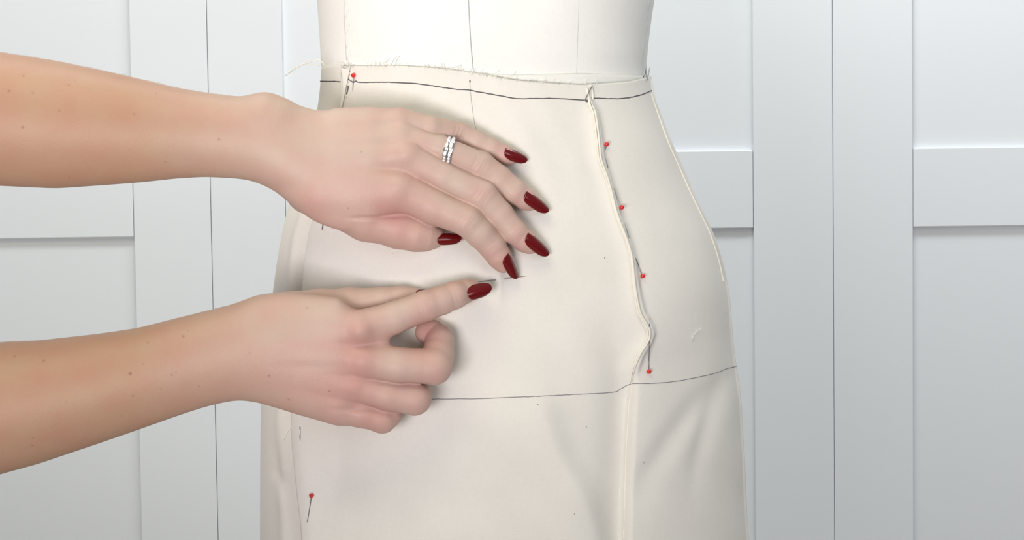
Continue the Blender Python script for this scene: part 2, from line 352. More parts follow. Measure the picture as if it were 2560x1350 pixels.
def xl_of(tab, py): t = np.array(tab, float); return np.interp(py, t[:, 1], t[:, 0])
def bump(px, py, line, amp, sl, sr, y0, y1, soft=40):
    x = xl_of(line, py); d = px - x; s = np.where(d < 0, sl, sr)
    w = 1 / (1 + np.exp(-(py - y0) / (soft / 4))) / (1 + np.exp((py - y1) / (soft / 4)))
    return amp * np.exp(-(d / s) ** 2) * w
def folds(px, py):
    d = np.zeros_like(px)
    A = [(960, 1332), (1056, 1357), (1134, 1386), (1193, 1420), (1250, 1447), (1350, 1485), (1500, 1530)]; A = [(x, y) for y, x in A]
    d += bump(px, py, A, 0.0062, 150, 48, 990, 1700, 90)
    d += bump(px, py, [(1579, 930), (1568, 1056), (1561, 1200), (1556, 1350), (1552, 1500)], -0.0074, 58, 10, 930, 1800, 120)
    d += bump(px, py, [(1592, 940), (1588, 1050), (1580, 1350), (1575, 1500)], 0.0020, 12, 80, 950, 1800, 80)
    d += bump(px, py, [(1800, 940), (1735, 1020), (1680, 1090), (1620, 1180), (1580, 1300)], -0.0024, 38, 40, 970, 1230, 120)
    d += bump(px, py, [(1810, 930), (1790, 1000), (1764, 1080), (1748, 1140), (1730, 1250)], -0.0022, 24, 26, 960, 1180, 120)
    d += bump(px, py, DARTL, 0.0036, 24, 9, 262, 945, 60)                      # cloth drawn up to the dart
    d += bump(px, py, [(1530, 830), (1545, 900), (1550, 960)], -0.0042, 60, 36, 830, 950, 120)
    d += bump(px, py, [(1640, 780), (1650, 860)], 0.0018, 60, 90, 700, 880, 160)
    SL = [(x + 24, y) for x, y in SEAM_L]
    d += bump(px, py, SL, 0.0060, 46, 30, 960, 1215, 160)                       # puff along the lapped side seam
    d += bump(px, py, SL, 0.0018, 30, 60, 560, 990, 100)
    d += bump(px, py, SL, 0.0022, 40, 26, 1230, 1700, 120)
    d += bump(px, py, [(1247, 640), (1249, 700), (1250, 770)], 0.0016, 9, 7, 668, 745, 50)   # the pinch being pinned
    d += bump(px, py, [(1220, 640), (1225, 770)], -0.0008, 16, 14, 660, 760, 60)
    d += bump(px, py, [(1275, 640), (1275, 770)], -0.0008, 12, 18, 660, 760, 60)
    d += bump(px, py, [(838, 1060), (850, 1140), (845, 1230)], -0.0040, 34, 95, 1030, 1260, 160)
    # broad unevenness of hand-draped cloth
    d += 0.0006 * np.sin(px / 71 + py / 160) * np.sin(py / 97 - px / 230) + 0.0004 * np.sin(px / 39 - py / 55) * np.sin(py / 61 + 1.3)
    d += 0.0009 * np.exp(-((px - 1310 - (py - 330) * 0.55) / 28) ** 2) * np.exp(-((py - 370) / 120) ** 2)
    d += 0.0009 * np.exp(-((px - 1400 - (py - 330) * 0.55) / 30) ** 2) * np.exp(-((py - 360) / 110) ** 2)
    return d

skirt = empty('skirt', (cxw, 0, ZBOT))
tag(skirt, 'cream muslin skirt being draped and pinned on the dress form', 'skirt')
def into(o, root):
    o.parent = root; o.location = -Vector(root.location); return o

def panel(name, thl, thr, ztf, nr, nc, off, mat, disp=None, solid=0.0009):
    s = np.linspace(0, 1, nc)[None, :]; t = np.linspace(0, 1, nr)[:, None] ** 1.0
    z0 = ztf(s); z = z0 + (ZBOT - z0) * t
    th = thl(z) * (1 - s) + thr(z) * s
    X = surf(th, z, off)
    if disp is not None:
        px, py = project(X); dd = disp(px, py, s + 0 * t, z); X = surf(th, z, off + dd)
    o = mesh_np(name, X.reshape(-1, 3), grid_quads(nr, nc), mat)
    md = o.modifiers.new('thickness', 'SOLIDIFY'); md.thickness = solid; md.offset = -1
    into(o, skirt); return X
L_of = lambda z: np.interp(z, zsl, tsl)
R_of = lambda z: np.interp(z, zsr, tsr)
def front_top(s):
    th = L_of(zwaist + 0.008) * (1 - s) + R_of(zwaist + 0.006) * s
    return np.interp(th, tht, ztop)
def front_disp(px, py, s, z):
    lap = 0.0035 * np.exp(-(s / 0.012) ** 2) * 0 + 0.0010 * np.exp(-s / 0.10)
    edge = -0.0012 * np.exp(-(s / 0.004) ** 2)
    return folds(px, py) + lap + edge + 0.0012 * np.exp(-((1 - s) / 0.006) ** 2)
XF = panel('front_panel', L_of, R_of, front_top, 520, 420, 0.0011, M_MUSLIN, front_disp)
zleft_top = float(hit(803, 166)[0, 2])
def back_disp(px, py, s, z):
    left = np.clip((s - 0.5) * 2, 0, 1)                     # s: from right seam round the back to the left seam
    d = -0.0008 - 0.0065 * np.exp(-((1 - s) / 0.03) ** 2) * np.clip((zwaist - 0.01 - z) / 0.04, 0, 1)
    d = d + 0.0030 * np.exp(-((s - 0.965) / 0.016) ** 2) * np.clip((zwaist - z) / 0.1, 0, 1)
    d = d - 0.0028 * bump(px, py, [(700, 1080), (690, 1180), (735, 1260), (760, 1350)], 1, 16, 22, 1120, 1400, 120) * (s > 0.8)
    return d
XB = panel('back_panel', lambda z: R_of(z), lambda z: L_of(z) - 2 * math.pi + 0.0, lambda s: np.full_like(s, zleft_top), 300, 420, 0.0, M_MUSLIN_B, back_disp)

# --- dress form body (sits just inside the skirt, shows above the waist)
form = empty('dress_form', (cxw, 0, 0))
tag(form, 'white linen covered dress form torso wearing the muslin skirt', 'dress form')
nz, nt = 260, 300
zf = np.linspace(0.55, up[-1], nz)[:, None]; thf = np.linspace(0, 2 * math.pi, nt, endpoint=False)[None, :]
offf = -0.0065 + 0.0045 * np.clip((zf - zwaist + 0.03) / 0.03, 0, 1) + 0.0015 * np.clip((zf - zwaist) / 0.015, 0, 1)
XFm = surf(thf + 0 * zf, zf + 0 * thf, offf + 0 * thf)
o = mesh_np('torso', XFm.reshape(-1, 3), grid_quads(nz, nt, True)[:, ::-1], M_FORM); into(o, form)
MB_ = MB(); zt_ = float(up[-1])
cap = MB(); cx_, a_, b_ = prof(np.array(zt_))
into(MB().ball((float(cx_), 0, zt_ + 0.004), 0.02).tube([(float(cx_), 0, zt_ - 0.01), (float(cx_), 0, zt_ + 0.004)], [float(b_) * 0.98, float(b_) * 0.9], 32).build('neck_cap', M_METAL, None), form)
into(MB().tube([(float(cx_), 0, 0.02), (float(cx_), 0, 0.56)], 0.016, 20).build('pole', M_METAL), form)
bs_ = MB()
for k in range(4):
    w = math.pi / 4 + k * math.pi / 2
    bs_.tube([(float(cx_), 0, 0.05), (float(cx_) + 0.12 * math.cos(w), 0.12 * math.sin(w), 0.05), (float(cx_) + 0.24 * math.cos(w), 0.24 * math.sin(w), 0.014)], [0.014, 0.014, 0.013], 12)
into(bs_.build('base', M_METAL), form)

# --- ray casting onto the finished cloth
def bvh_of(X, wrap=False):
    nr, nc = X.shape[:2]; return BVHTree.FromPolygons([tuple(v) for v in X.reshape(-1, 3).tolist()], grid_quads(nr, nc, wrap).tolist())
BV_SK = [bvh_of(XF), bvh_of(XB)]; BV_FM = [bvh_of(XFm, True)]
def cast(px, py, lift=0.0, trees=None):
    d = Vector(rays(px, py)).normalized(); best = None
    for t in (trees or BV_SK):
        h = t.ray_cast(Vector(CAM), d)
        if h[0] is not None and (best is None or h[3] < best[3]): best = h
    if best is None:
        p = hit(px, py)[0]; n = -d
    else:
        p = np.array(best[0]); n = best[1]
        if n.dot(d) > 0: n = -n
    return np.array(p) + np.array(n) * lift
def on(pts, lift=0.0004, n=60, trees=None):
    c = catmull(pts, n); return np.array([cast(x, y, lift, trees) for x, y in c])
def mark(name, pts, r, mat, root, n=60, lift=0.0002, trees=None, jit=0.0, lab=None, flat=0.3):
    c = catmull(pts, n)
    if jit:
        rr = np.random.RandomState(len(pts) * 7 + int(pts[0][0])); c = c + rr.normal(0, jit, c.shape) * np.array([0.2, 1.0])
    X = np.array([cast(x, y, lift, trees) for x, y in c])
    o = into(MB().tube(X, r, 6, flat=flat).build(name, mat), root)
    if lab: o['label'] = lab
    return o

# marks on the form
mark('centre_seam', [(1171, 0), (1174, 60), (1178, 120), (1184, 183)], 0.00032, M_FAINT, form, 40, 0.0001, BV_FM, lab='grey drawn centre line on the bodice')
mark('princess_seam', [(1447, 0), (1444, 90), (1441, 184)], 0.0003, M_SEAM, form, 30, -0.0001, BV_FM)
mark('side_seam', [(861, 0), (861.5, 40), (864, 90), (867, 150)], 0.0005, M_SEAM, form, 40, -0.0001, BV_FM)
mark('side_seam', [(1623, 0), (1613, 80), (1607, 140), (1606, 186)], 0.0004, M_SEAM, form, 40, 0.0, BV_FM)
for a, b in (((868, -2), (862, 9)), ((872, 19), (864, 44)), ((875, 57), (866, 84)), ((874.5, 97), (867, 118)), ((879, 125), (870, 148))):
    m_ = ((a[0] + b[0]) / 2 + 1.5, (a[1] + b[1]) / 2)
    mark('stitch', [a, m_, b], 0.0004, M_THREAD, form, 8, 0.0005, BV_FM)
# waist tape tacked round the form, its edge standing above the skirt on the right
def strip(name, top, bot, lift, mat, root, trees, n=120, rows=7, roll=0.0):
    a = catmull(top, n); b = catmull(bot, n); m = min(len(a), len(b)); a = a[np.linspace(0, len(a) - 1, m).astype(int)]; b = b[np.linspace(0, len(b) - 1, m).astype(int)]
    V = []
    for k in range(rows):
        q = a + (b - a) * k / (rows - 1)
        V += [cast(x, y, lift + roll * math.sin(0.31 * x / 7) * (1 - k / (rows - 1)), trees) for x, y in q]
    o = mesh_np(name, np.array(V), grid_quads(rows, m), mat); md = o.modifiers.new('thickness', 'SOLIDIFY'); md.thickness = 0.0006; md.offset = 1
    return into(o, root)
strip('waist_tape', [(1150, 178), (1230, 184), (1290, 187), (1400, 184), (1470, 184), (1540, 187), (1604, 190)],
      [(1150, 214), (1230, 222), (1290, 228), (1400, 232), (1470, 234), (1540, 230), (1604, 222)], 0.0002, M_TAPE, form, BV_FM, roll=0.0002)

# marks on the skirt
mark('waistline_mark', [(800, 203), (830, 203.5), (860, 204), (862, 198), (872, 199), (879, 203), (884, 206), (890, 203), (900, 206), (940, 205.5), (980, 206), (1040, 209), (1090, 216), (1130, 222), (1175, 226), (1230, 236), (1290, 246), (1340, 246.5), (1380, 246), (1420, 248), (1465, 251)], 0.00034, M_PENCIL, skirt, 130, 0.0001, jit=0.4, lab='thin dark drawn waist line')
mark('waistline_mark', [(1478, 245), (1520, 246.5), (1560, 246), (1600, 238), (1629, 226)], 0.00034, M_PENCIL, skirt, 40, 0.0001, jit=0.35, lab='thin dark drawn waist line right of the dart')
mark('hipline_mark', [(1040, 999), (1080, 997.5), (1180, 997), (1290, 993), (1345, 991), (1440, 986), (1530, 981), (1552, 972), (1578, 960), (1640, 958), (1690, 953), (1740, 944), (1790, 932), (1815, 922), (1841, 916)], 0.00024, M_PENCIL_S, skirt, 160, 0.0001, jit=0.25, lab='soft grey pencil hip line')
mark('centre_front_mark', [(1174, 200), (1176, 230), (1180, 265), (1185, 300), (1192, 330), (1204, 370)], 0.00022, M_FAINT, skirt, 40, 0.00005, lab='faint pencil centre front line')
mark('dart_mark', [(1463, 251.5), (1468, 253.5), (1474, 254)], 0.0006, M_PENCIL, skirt, 8, 0.0004)
mark('dart_mark', [(871, 214), (871, 221), (867, 236)], 0.0004, M_PENCIL, skirt, 10, 0.0003)
for (x, y) in ((875, 178), (874, 186), (873, 195), (872, 205), (866, 242), (855, 268)):
    mark('tack_mark', [(x, y), (x + 0.5, y + 1.6)], 0.00028, M_PENCIL_S, skirt, 3, 0.0002)
mark('tack_mark', [(1174.5, 201), (1175, 206)], 0.0004, M_PENCIL, skirt, 3, 0.0002)
mark('tack_mark', [(861.5, 162), (861.8, 167)], 0.0005, M_PENCIL, skirt, 3, 0.0004)
# seam ridges
mark('side_seam', SEAM_R[1:11], 0.0007, M_DART, skirt, 140, 0.0002, flat=1.0, lab='raised pale side seam on the right')
mark('lower_dart_seam', [(1580, 959), (1573, 1010), (1570, 1056), (1566, 1120), (1564, 1173), (1561, 1290), (1559, 1352)], 0.0004, M_DART, skirt, 60, 0.0002)
# dart: two cloth edges pinched together and standing up
dart = catmull(DARTL, 160)
def dart_edge(shift, r, lift):
    X = []
    for i, (x, y) in enumerate(dart):
        k = i / (len(dart) - 1); w = min(1, k * 8) * min(1, (1 - k) * 6)
        X.append(cast(x + shift * (0.35 + 0.65 * abs(math.sin(5.2 * k + 0.6))), y, lift * (0.3 + 0.7 * w)))
    return MB().tube(np.array(X), r * np.clip(np.minimum(np.linspace(0, 8, len(X)), np.linspace(9, 0, len(X))) + 0.15, 0, 1), 8, flat=1.9)
into(dart_edge(-5.0, 0.0007, 0.0010).build('dart_fold', M_DART), skirt)
into(dart_edge(0.0, 0.0007, 0.0014).build('dart_fold', M_DART), skirt)
mark('dart_fold', [(1466, 222), (1470, 240), (1473, 262), (1482, 282)], 0.0008, M_DART, skirt, 20, 0.0006)
mark('dart_fold', [(1476, 214), (1480, 232), (1480, 250)], 0.0007, M_DART, skirt, 20, 0.0006)
# folded flap at the left end of the waist
fl = [(856, 168), (866, 172), (880, 166)]; fb = [(861, 262), (864, 262), (868, 262)]
strip('folded_flap', [(857, 169), (866, 172), (878, 167)], [(853, 272), (855, 272), (857, 271)], 0.0007, M_MUSLIN, skirt, None, n=12, rows=24)
# frayed threads along the cut waist edge
random.seed(5); fr = MB(); topc = catmull(TOP, 300)
for k in range(150):
    x, y = topc[int(random.random() ** 1.4 * 215)]
    L = random.choice((4, 5, 6, 8, 10, 14)); a = random.uniform(-1.2, 0.35) - 0.6; bend = random.uniform(-0.8, 0.8)
    pts = []
    for q in range(6):
        s = q / 5; an = a + bend * s; pts.append((x + L * s * math.cos(an), y + 3 - (L + 3) * s * abs(math.sin(an))))
    fr.tube([cast(px, py, 0.0005 + 0.0018 * i / 5, BV_SK + BV_FM) for i, (px, py) in enumerate(pts)], 0.00012, 4)
for (x, y, pts) in ((0, 0, [(962, 165), (969, 152), (976, 147)]), (0, 0, [(979, 163), (986, 150), (993, 142)]), (0, 0, [(990, 163), (994, 150), (1000, 140)]), (0, 0, [(1120, 175), (1140, 168), (1153, 164)]), (0, 0, [(1180, 185), (1186, 175), (1188, 172)]), (0, 0, [(1225, 190), (1240, 182), (1247, 176)]), (0, 0, [(1265, 199), (1278, 192), (1288, 180)]), (0, 0, [(1175, 190), (1180, 182), (1185, 175)])):
    fr.tube(np.array([cast(px, py, 0.002, BV_SK + BV_FM) for px, py in catmull(pts, 10)]), 0.00022, 5)
tag(into(fr.build('frayed_edge', M_THREAD), skirt), kind='stuff')
lt = MB()
yb0 = float(cast(806, 172)[1])
for j, pts in enumerate(([(812, 167), (806, 156), (800, 151), (785, 152), (768, 159), (745, 164), (728, 176), (714, 190)], [(811, 166), (803, 154), (792, 149), (778, 149), (766, 152), (764, 158), (748, 168), (725, 181), (716, 188)], [(800, 165), (786, 160), (768, 158), (750, 163), (734, 172), (715, 189)], [(790, 161), (770, 161), (755, 160)])):
    c = catmull(pts, 30); lt.tube(np.array([P(x, y, yb0 - 0.004 * (1 - i / len(c)) - 0.001 * j) for i, (x, y) in enumerate(c)]), 0.0003, 5)
into(lt.build('loose_threads', M_THREAD), skirt)['label'] = 'white loose threads hanging off the waist edge'

# stray threads lying on the cloth
def stray(pts, r, label):
    X = on(pts, 0.0006, 24); o = MB().tube(X, r, 5).build('thread', M_THREAD); tag(o, label, 'thread', 'stray threads on the skirt')
stray([(1755, 820), (1747, 824), (1740, 829), (1732, 840), (1729, 847), (1728, 856)], 0.00018, 'tiny curled white thread on the right side of the skirt')
stray([(733, 1066), (724, 1073), (718, 1082), (713, 1092), (711, 1100)], 0.00022, 'fine white thread beside the left seam below the lower arm')

# ------------------------------------------------------------------ pins
def pin(label, pts, head=None, r=0.00026, cat_group='red headed pins on the skirt', trees=None, steel=None, flat=False):
    """pts: (px, py, lift) along the shaft, head end first"""
    X = np.array([cast(x, y, l, trees) for x, y, l in pts])
    if flat: X = np.array([P(x, y, X[0, 1] - l) for x, y, l in pts])       # stands free of the cloth
    X = catmull(X, 4 * len(X))
    e = empty('sewing_pin', tuple(X[0])); tag(e, label, 'pin', cat_group)
    rr = np.full(len(X), r); rr[-3:] = [r * 0.9, r * 0.6, r * 0.15]
    into(MB().tube(X, rr, 6).build('shaft', steel or M_STEEL), e)
    if head:
        into(MB().ball(cast(head[0], head[1], 0.0015, trees), 0.00148, 20, 14).build('head', M_RED), e)
    return e
pin('red headed pin highest beside the dart, below the waist', [(1512, 362, .0012), (1513, 372, .0002), (1514, 380, -.002), (1500, 330, -.002)], (1512, 362))
pin('red headed pin second from the top along the dart', [(1549, 520, .0012), (1542, 497, .0005), (1536, 476, .0003), (1531, 460, -.001), (1520, 424, -.0006), (1518.5, 418, .0003), (1511, 393, .0006)], (1549, 520))
pin('red headed pin third from the top along the dart', [(1604, 691, .0012), (1597, 671, .0005), (1590, 650, .0003), (1583, 630, -.001), (1573, 598, -.0006), (1571, 592, .0003), (1559, 557, .0006)], (1604, 691))
pin('red headed pin just above the hip line, shaft upright', [(1620, 929, .0012), (1621, 900, .0006), (1622, 862, .0008), (1623, 845, -.001), (1623, 816, .0), (1623.5, 812, .0003), (1623, 794, .0006)], (1620, 929))
pin('red headed pin at the left end of the waist line', [(887, 189, .0012), (885, 202, .0006), (882, 225, .0), (879, 248, -.002)], (887, 189))
pin('red headed pin low on the left side seam', [(780, 1238, .0012), (776, 1262, .0005), (771, 1292, .0003), (768.5, 1307, .0003)], (780, 1238))
pin('bare silver pin segment below the lower hand near the left seam', [(751, 1062, -.002), (751, 1068, .0004), (751, 1090, .0005), (751, 1099, .0), (751, 1106, -.002)], None, 0.0004, 'pins without a visible head', None, M_SILVER)
pin('dark pin point just below the upper wrist', [(808, 545, -.001), (808.5, 562, .0005), (807, 570, .0006), (807, 576, .0006)], None, 0.0003, 'pins without a visible head')
pin('bare pin at the top of the dart above the waist line', [(1462, 253, -.001), (1463, 249, .0004), (1470, 230, .0022), (1479, 205, .0030)], None, 0.0003, 'pins without a visible head', BV_SK + BV_FM)
pin('left pin point of the two at the right end of the waist', [(1606, 196, -.001), (1614, 183, .0), (1611, 164, .001)], None, 0.0003, 'pins without a visible head', BV_SK + BV_FM, None, True)
pin('right pin point of the two at the right end of the waist', [(1616, 204, -.001), (1620.5, 190, .0), (1624, 168, .001)], None, 0.0003, 'pins without a visible head', BV_SK + BV_FM, None, True)
pin('pin being pushed in by the lower forefinger', [(1150, 716, .006), (1180, 709, .0045), (1200, 704.5, .003), (1225, 701, .0012), (1238, 700, .0003), (1246, 699, -.0015), (1260, 697, -.0005), (1266, 696, .0004), (1316, 691, .001)], None, 0.0003, 'pins without a visible head')

# ------------------------------------------------------------------ person: both arms as one skinned surface from a distance field
class Hand:
    """local frame: u, v in image-measured units on the plane y = y0, w towards the viewer, same units"""
    def __init__(s, y0, lo, hi, h):
        s.y0 = y0; s.h = h
        c = P(1280, 675, y0); e = 1.0
        s.o = P(np.array(0.0), np.array(0.0), y0)
        s.du = P(1500.0, 675.0, y0) - P(1100.0, 675.0, y0); s.du /= 400
        s.dv = P(1100.0, 800.0, y0) - P(1100.0, 400.0, y0); s.dv /= 400
        s.o = P(1000.0, 600.0, y0) - 1000 * s.du - 600 * s.dv
        s.px = float(np.linalg.norm(s.du)); s.dw = np.array([0, -1.0, 0]) * s.px
        s.lo = np.array(lo, float); s.n = np.ceil((np.array(hi) - s.lo) / h).astype(int) + 1
        s.f = np.full(s.n, 400.0, np.float32)
    def world(s, X): X = np.asarray(X, float); return s.o + X[..., 0:1] * s.du + X[..., 1:2] * s.dv + X[..., 2:3] * s.dw
    def wsurf(s, u, v): return float((s.y0 - hit(u, v)[0, 1]) / s.px)
    def sub(s, lo, hi):
        a = np.clip(np.floor((np.array(lo) - s.lo) / s.h).astype(int), 0, s.n - 1); b = np.clip(np.ceil((np.array(hi) - s.lo) / s.h).astype(int) + 1, 1, s.n)
        g = np.ogrid[a[0]:b[0], a[1]:b[1], a[2]:b[2]]
        return tuple(slice(a[i], b[i]) for i in range(3)), [(g[i] * s.h + s.lo[i]).astype(np.float32) for i in range(3)]
def cone_d(U, a, b, ra, rb, sw=1.0):
    a = np.asarray(a, np.float32); b = np.asarray(b, np.float32); ba = b - a; l2 = float(ba @ ba)
    t = np.clip(((U[0] - a[0]) * ba[0] + (U[1] - a[1]) * ba[1] + (U[2] - a[2]) * ba[2]) / l2, 0, 1)
    return np.sqrt((U[0] - a[0] - t * ba[0]) ** 2 + (U[1] - a[1] - t * ba[1]) ** 2 + ((U[2] - a[2] - t * ba[2]) * sw) ** 2) - (ra + (rb - ra) * t)
def smin(a, b, k):
    if k <= 0: return np.minimum(a, b)
    h = np.maximum(k - np.abs(a - b), 0) / k; return np.minimum(a, b) - h * h * k * 0.25
def add_chain(H, fld, pts, k, sw=1.0):
    """union of tapered segments with blend k into the array fld"""
    for (a, b) in zip(pts[:-1], pts[1:]):
        m = max(a[3], b[3]) + k + 8
        sl, U = H.sub(np.minimum(a[:3], b[:3]) - m, np.maximum(a[:3], b[:3]) + m)
        fld[sl] = smin(fld[sl], cone_d(U, a[:3], b[:3], a[3], b[3], sw), k)
def loft(H, st, u1, tilt=None):
    st = np.array(st, float); gu = np.linspace(st[0, 0], st[-1, 0], 700)
    cols = [smoothed(st[:, 0], st[:, i], 700, 16)[1] for i in range(1, 5)]
    lo = [H.lo[0], min(st[:, 1] - st[:, 2]) - 25, min(st[:, 3] - st[:, 4]) - 25]; hi = [u1 + 40, max(st[:, 1] + st[:, 2]) + 25, max(st[:, 3] + st[:, 4]) + 25]
    sl, U = H.sub(lo, hi); u = U[0][:, 0, 0]
    cv, hv, cw, hwd = [np.interp(u, gu, c).astype(np.float32)[:, None, None] for c in cols]
    tl = 0 if tilt is None else np.interp(u, [t[0] for t in tilt], [t[1] for t in tilt]).astype(np.float32)[:, None, None]
    q = np.sqrt(((U[1] - cv) / hv) ** 2 + ((U[2] - cw - tl * (U[1] - cv)) / hwd) ** 2)
    d = (q - 1) * np.minimum(hv, hwd)
    e = U[0] - u1                                     # rounded end
    d = np.where(e > -60, np.sqrt(np.maximum(e + 60, 0) ** 2 + np.maximum(d + 60, 0) ** 2) - 60 + np.minimum(np.maximum(e + 60, d + 60), 0), d)
    s0 = st[0, 0] + 40 - U[0]
    d = np.where(s0 > -60, np.sqrt(np.maximum(s0 + 60, 0) ** 2 + np.maximum(d + 60, 0) ** 2) - 60 + np.minimum(np.maximum(s0 + 60, d + 60), 0), d)
    H.f[sl] = np.minimum(H.f[sl], d)
def carve(H, c, dirv, ss, T, amp, sig, curv, wmin):
    """shallow skin creases across a finger at offsets ss along dirv"""
    c = np.array(c, float); dirv = np.array(dirv, float) / np.linalg.norm(dirv); pr = np.array([-dirv[1], dirv[0]])
    m = T * 1.5 + 12; sl, U = H.sub([c[0] - m, c[1] - m, wmin], [c[0] + m, c[1] + m, wmin + 120])
    a = (U[0] - c[0]) * dirv[0] + (U[1] - c[1]) * dirv[1]; t = (U[0] - c[0]) * pr[0] + (U[1] - c[1]) * pr[1]
    g = 0
    for s0 in ss: g = g + amp * np.exp(-((a - s0 - curv * t * t * (1 if s0 >= 0 else -1)) / sig) ** 2) * np.exp(-(t / T) ** 4)
    H.f[sl] = H.f[sl] + g
def dent(H, c, r, amp):
    c = np.array(c, float); r = np.broadcast_to(np.array(r, float), (3,)); sl, U = H.sub(c - 2.2 * r, c + 2.2 * r)
    H.f[sl] = H.f[sl] + amp * np.exp(-(((U[0] - c[0]) / r[0]) ** 2 + ((U[1] - c[1]) / r[1]) ** 2 + ((U[2] - c[2]) / r[2]) ** 2))
def groove(H, pts, amp, sig, w0):
    """crease running along a line, only above height w0"""
    p = catmull(pts, 40); m = 3 * sig; sl, U = H.sub([p[:, 0].min() - m, p[:, 1].min() - m, w0 - 20], [p[:, 0].max() + m, p[:, 1].max() + m, w0 + 110])
    uu = U[0][:, 0, 0][:, None]; vv = U[1][0, :, 0][None, :]; d = np.full((uu.shape[0], vv.shape[1]), 1e3); k = np.zeros_like(d)
    for i in range(len(p) - 1):
        b = p[i + 1] - p[i]; t = np.clip(((uu - p[i, 0]) * b[0] + (vv - p[i, 1]) * b[1]) / (b @ b), 0, 1)
        e = np.hypot(uu - p[i, 0] - t * b[0], vv - p[i, 1] - t * b[1]); c = e < d; d = np.where(c, e, d); k = np.where(c, (i + t) / (len(p) - 1), k)
    g = amp * np.exp(-(d / sig) ** 2) * np.clip(k * 6, 0, 1) * np.clip((1 - k) * 6, 0, 1)
    H.f[sl] = H.f[sl] + (g[:, :, None] * np.clip((U[2] - w0) / 20, 0, 1)).astype(np.float32)
def surface_nets(f):
    neg = f < 0; n = np.array(f.shape) - 1
    cnt = np.zeros(n, np.uint8)
    for i in (0, 1):
        for j in (0, 1):
            for k in (0, 1): cnt += neg[i:n[0] + i, j:n[1] + j, k:n[2] + k]
    act = (cnt > 0) & (cnt < 8); idx = np.argwhere(act); vid = np.full(n, -1, np.int32); vid[act] = np.arange(len(idx))
    pos = np.zeros((len(idx), 3), np.float32); num = np.zeros(len(idx), np.float32)
    crn = [(i, j, k) for i in (0, 1) for j in (0, 1) for k in (0, 1)]
    val = {c: f[idx[:, 0] + c[0], idx[:, 1] + c[1], idx[:, 2] + c[2]] for c in crn}
    for a in crn:
        for ax in range(3):
            if a[ax] == 0:
                b = list(a); b[ax] = 1; b = tuple(b); va, vb = val[a], val[b]; m = (va < 0) != (vb < 0)
                t = np.where(m, va / np.where(m, va - vb, 1), 0); p = np.array(a, np.float32) + np.zeros((len(idx), 3), np.float32); p[:, ax] += t
                pos += p * m[:, None]; num += m
    V = idx + pos / num[:, None]; Q = []
    for ax in range(3):
        b_, c_ = (ax + 1) % 3, (ax + 2) % 3
        s0 = [slice(None)] * 3; s1 = [slice(None)] * 3; s0[ax] = slice(0, -1); s1[ax] = slice(1, None)
        A, B = neg[tuple(s0)], neg[tuple(s1)]; e = np.argwhere(A != B); ok = (e[:, b_] > 0) & (e[:, c_] > 0) & (e[:, b_] < n[b_]) & (e[:, c_] < n[c_]) & (e[:, ax] < n[ax]); e = e[ok]
        def cell(db, dc):
            q = e.copy(); q[:, b_] -= db; q[:, c_] -= dc; return vid[q[:, 0], q[:, 1], q[:, 2]]
        q = np.stack([cell(1, 1), cell(0, 1), cell(0, 0), cell(1, 0)], -1)
        fl = A[tuple(e.T)]; q[~fl] = q[~fl][:, ::-1]; Q.append(q)
    Q = np.vstack(Q); return V.astype(np.float32), Q[(Q >= 0).all(1)]

HV = 2.7
# ---- left hand (upper), back of the hand to the viewer, thumb underneath
y0L = float(hit(1250, 560)[0, 1]) - 0.0005
HL = Hand(y0L, (-420, 90, -150), (1400, 730, 190), HV)
wsL = HL.wsurf
loft(HL, [(-420, 285, 172, 30, 150), (-200, 285, 170, 30, 150), (0, 298, 166, 30, 146), (150, 313, 158, 30, 136), (280, 322, 140, 32, 120), (370, 329, 126, 34, 108), (450, 334, 112, 36, 96), (520, 338, 104, 38, 86), (600, 345, 101, 42, 79), (640, 348, 104, 44, 76), (685, 356, 117, 46, 73), (725, 378, 123, 48, 70), (785, 413, 136, 50, 66), (850, 428, 146, 52, 62), (920, 432, 148, 54, 58), (1000, 432, 140, 54, 52)], 985, [(650, 0), (800, 0.08), (1000, 0.10)])
add_chain(HL, HL.f, [(690, 300, 56, 40), (668, 292, 58, 42)], 40)                    # ulna head bump at the wrist
add_chain(HL, HL.f, [(820, 470, 62, 58), (975, 482, 66, 52)], 24)
def finger(H, pts, k=7):
    pts = [(u, v, max(w, H.wsurf(u, v) + r + 0.5) if u > 820 else w, r) for u, v, w, r in pts]      # never through the cloth
    g = np.full(H.n, 400.0, np.float32); add_chain(H, g, pts, k); return g
def fl_(u, v, h, r): return (u, v, wsL(u, v) + r + h, r)
tips = {}
Gi = finger(HL, [(860, 440, 62, 50), (1000, 468, 66, 51), (1088, 515, 66, 45), (1168, 549, fl_(1168, 549, 38, 39)[2], 38.5), (1200, 580, fl_(1200, 580, 24, 36)[2], 36), (1231, 614, fl_(1231, 614, 9, 33)[2], 33), (1248, 640, fl_(1248, 640, 3, 30)[2], 30), (1258, 654, fl_(1258, 654, 1, 26)[2], 26)])
Gm = finger(HL, [(860, 400, 58, 46), (1018, 392, 62, 48), (1110, 440, 62, 38), (1205, 488, fl_(1205, 488, 32, 38)[2], 37.5), (1250, 535, fl_(1250, 535, 18, 33)[2], 33), (1286, 577, fl_(1286, 577, 8, 31)[2], 31), (1312, 601, fl_(1312, 601, 2, 28)[2], 28), (1324, 609, fl_(1324, 609, 1, 25)[2], 25)])
Gr = finger(HL, [(860, 360, 50, 42), (1005, 345, 52, 42), (1100, 372, 50, 35), (1200, 414, fl_(1200, 414, 22, 37)[2], 36), (1245, 446, fl_(1245, 446, 12, 33)[2], 33), (1285, 478, fl_(1285, 478, 6, 31)[2], 31), (1312, 497, fl_(1312, 497, 2, 27)[2], 27), (1324, 503, fl_(1324, 503, 1, 24)[2], 24)])
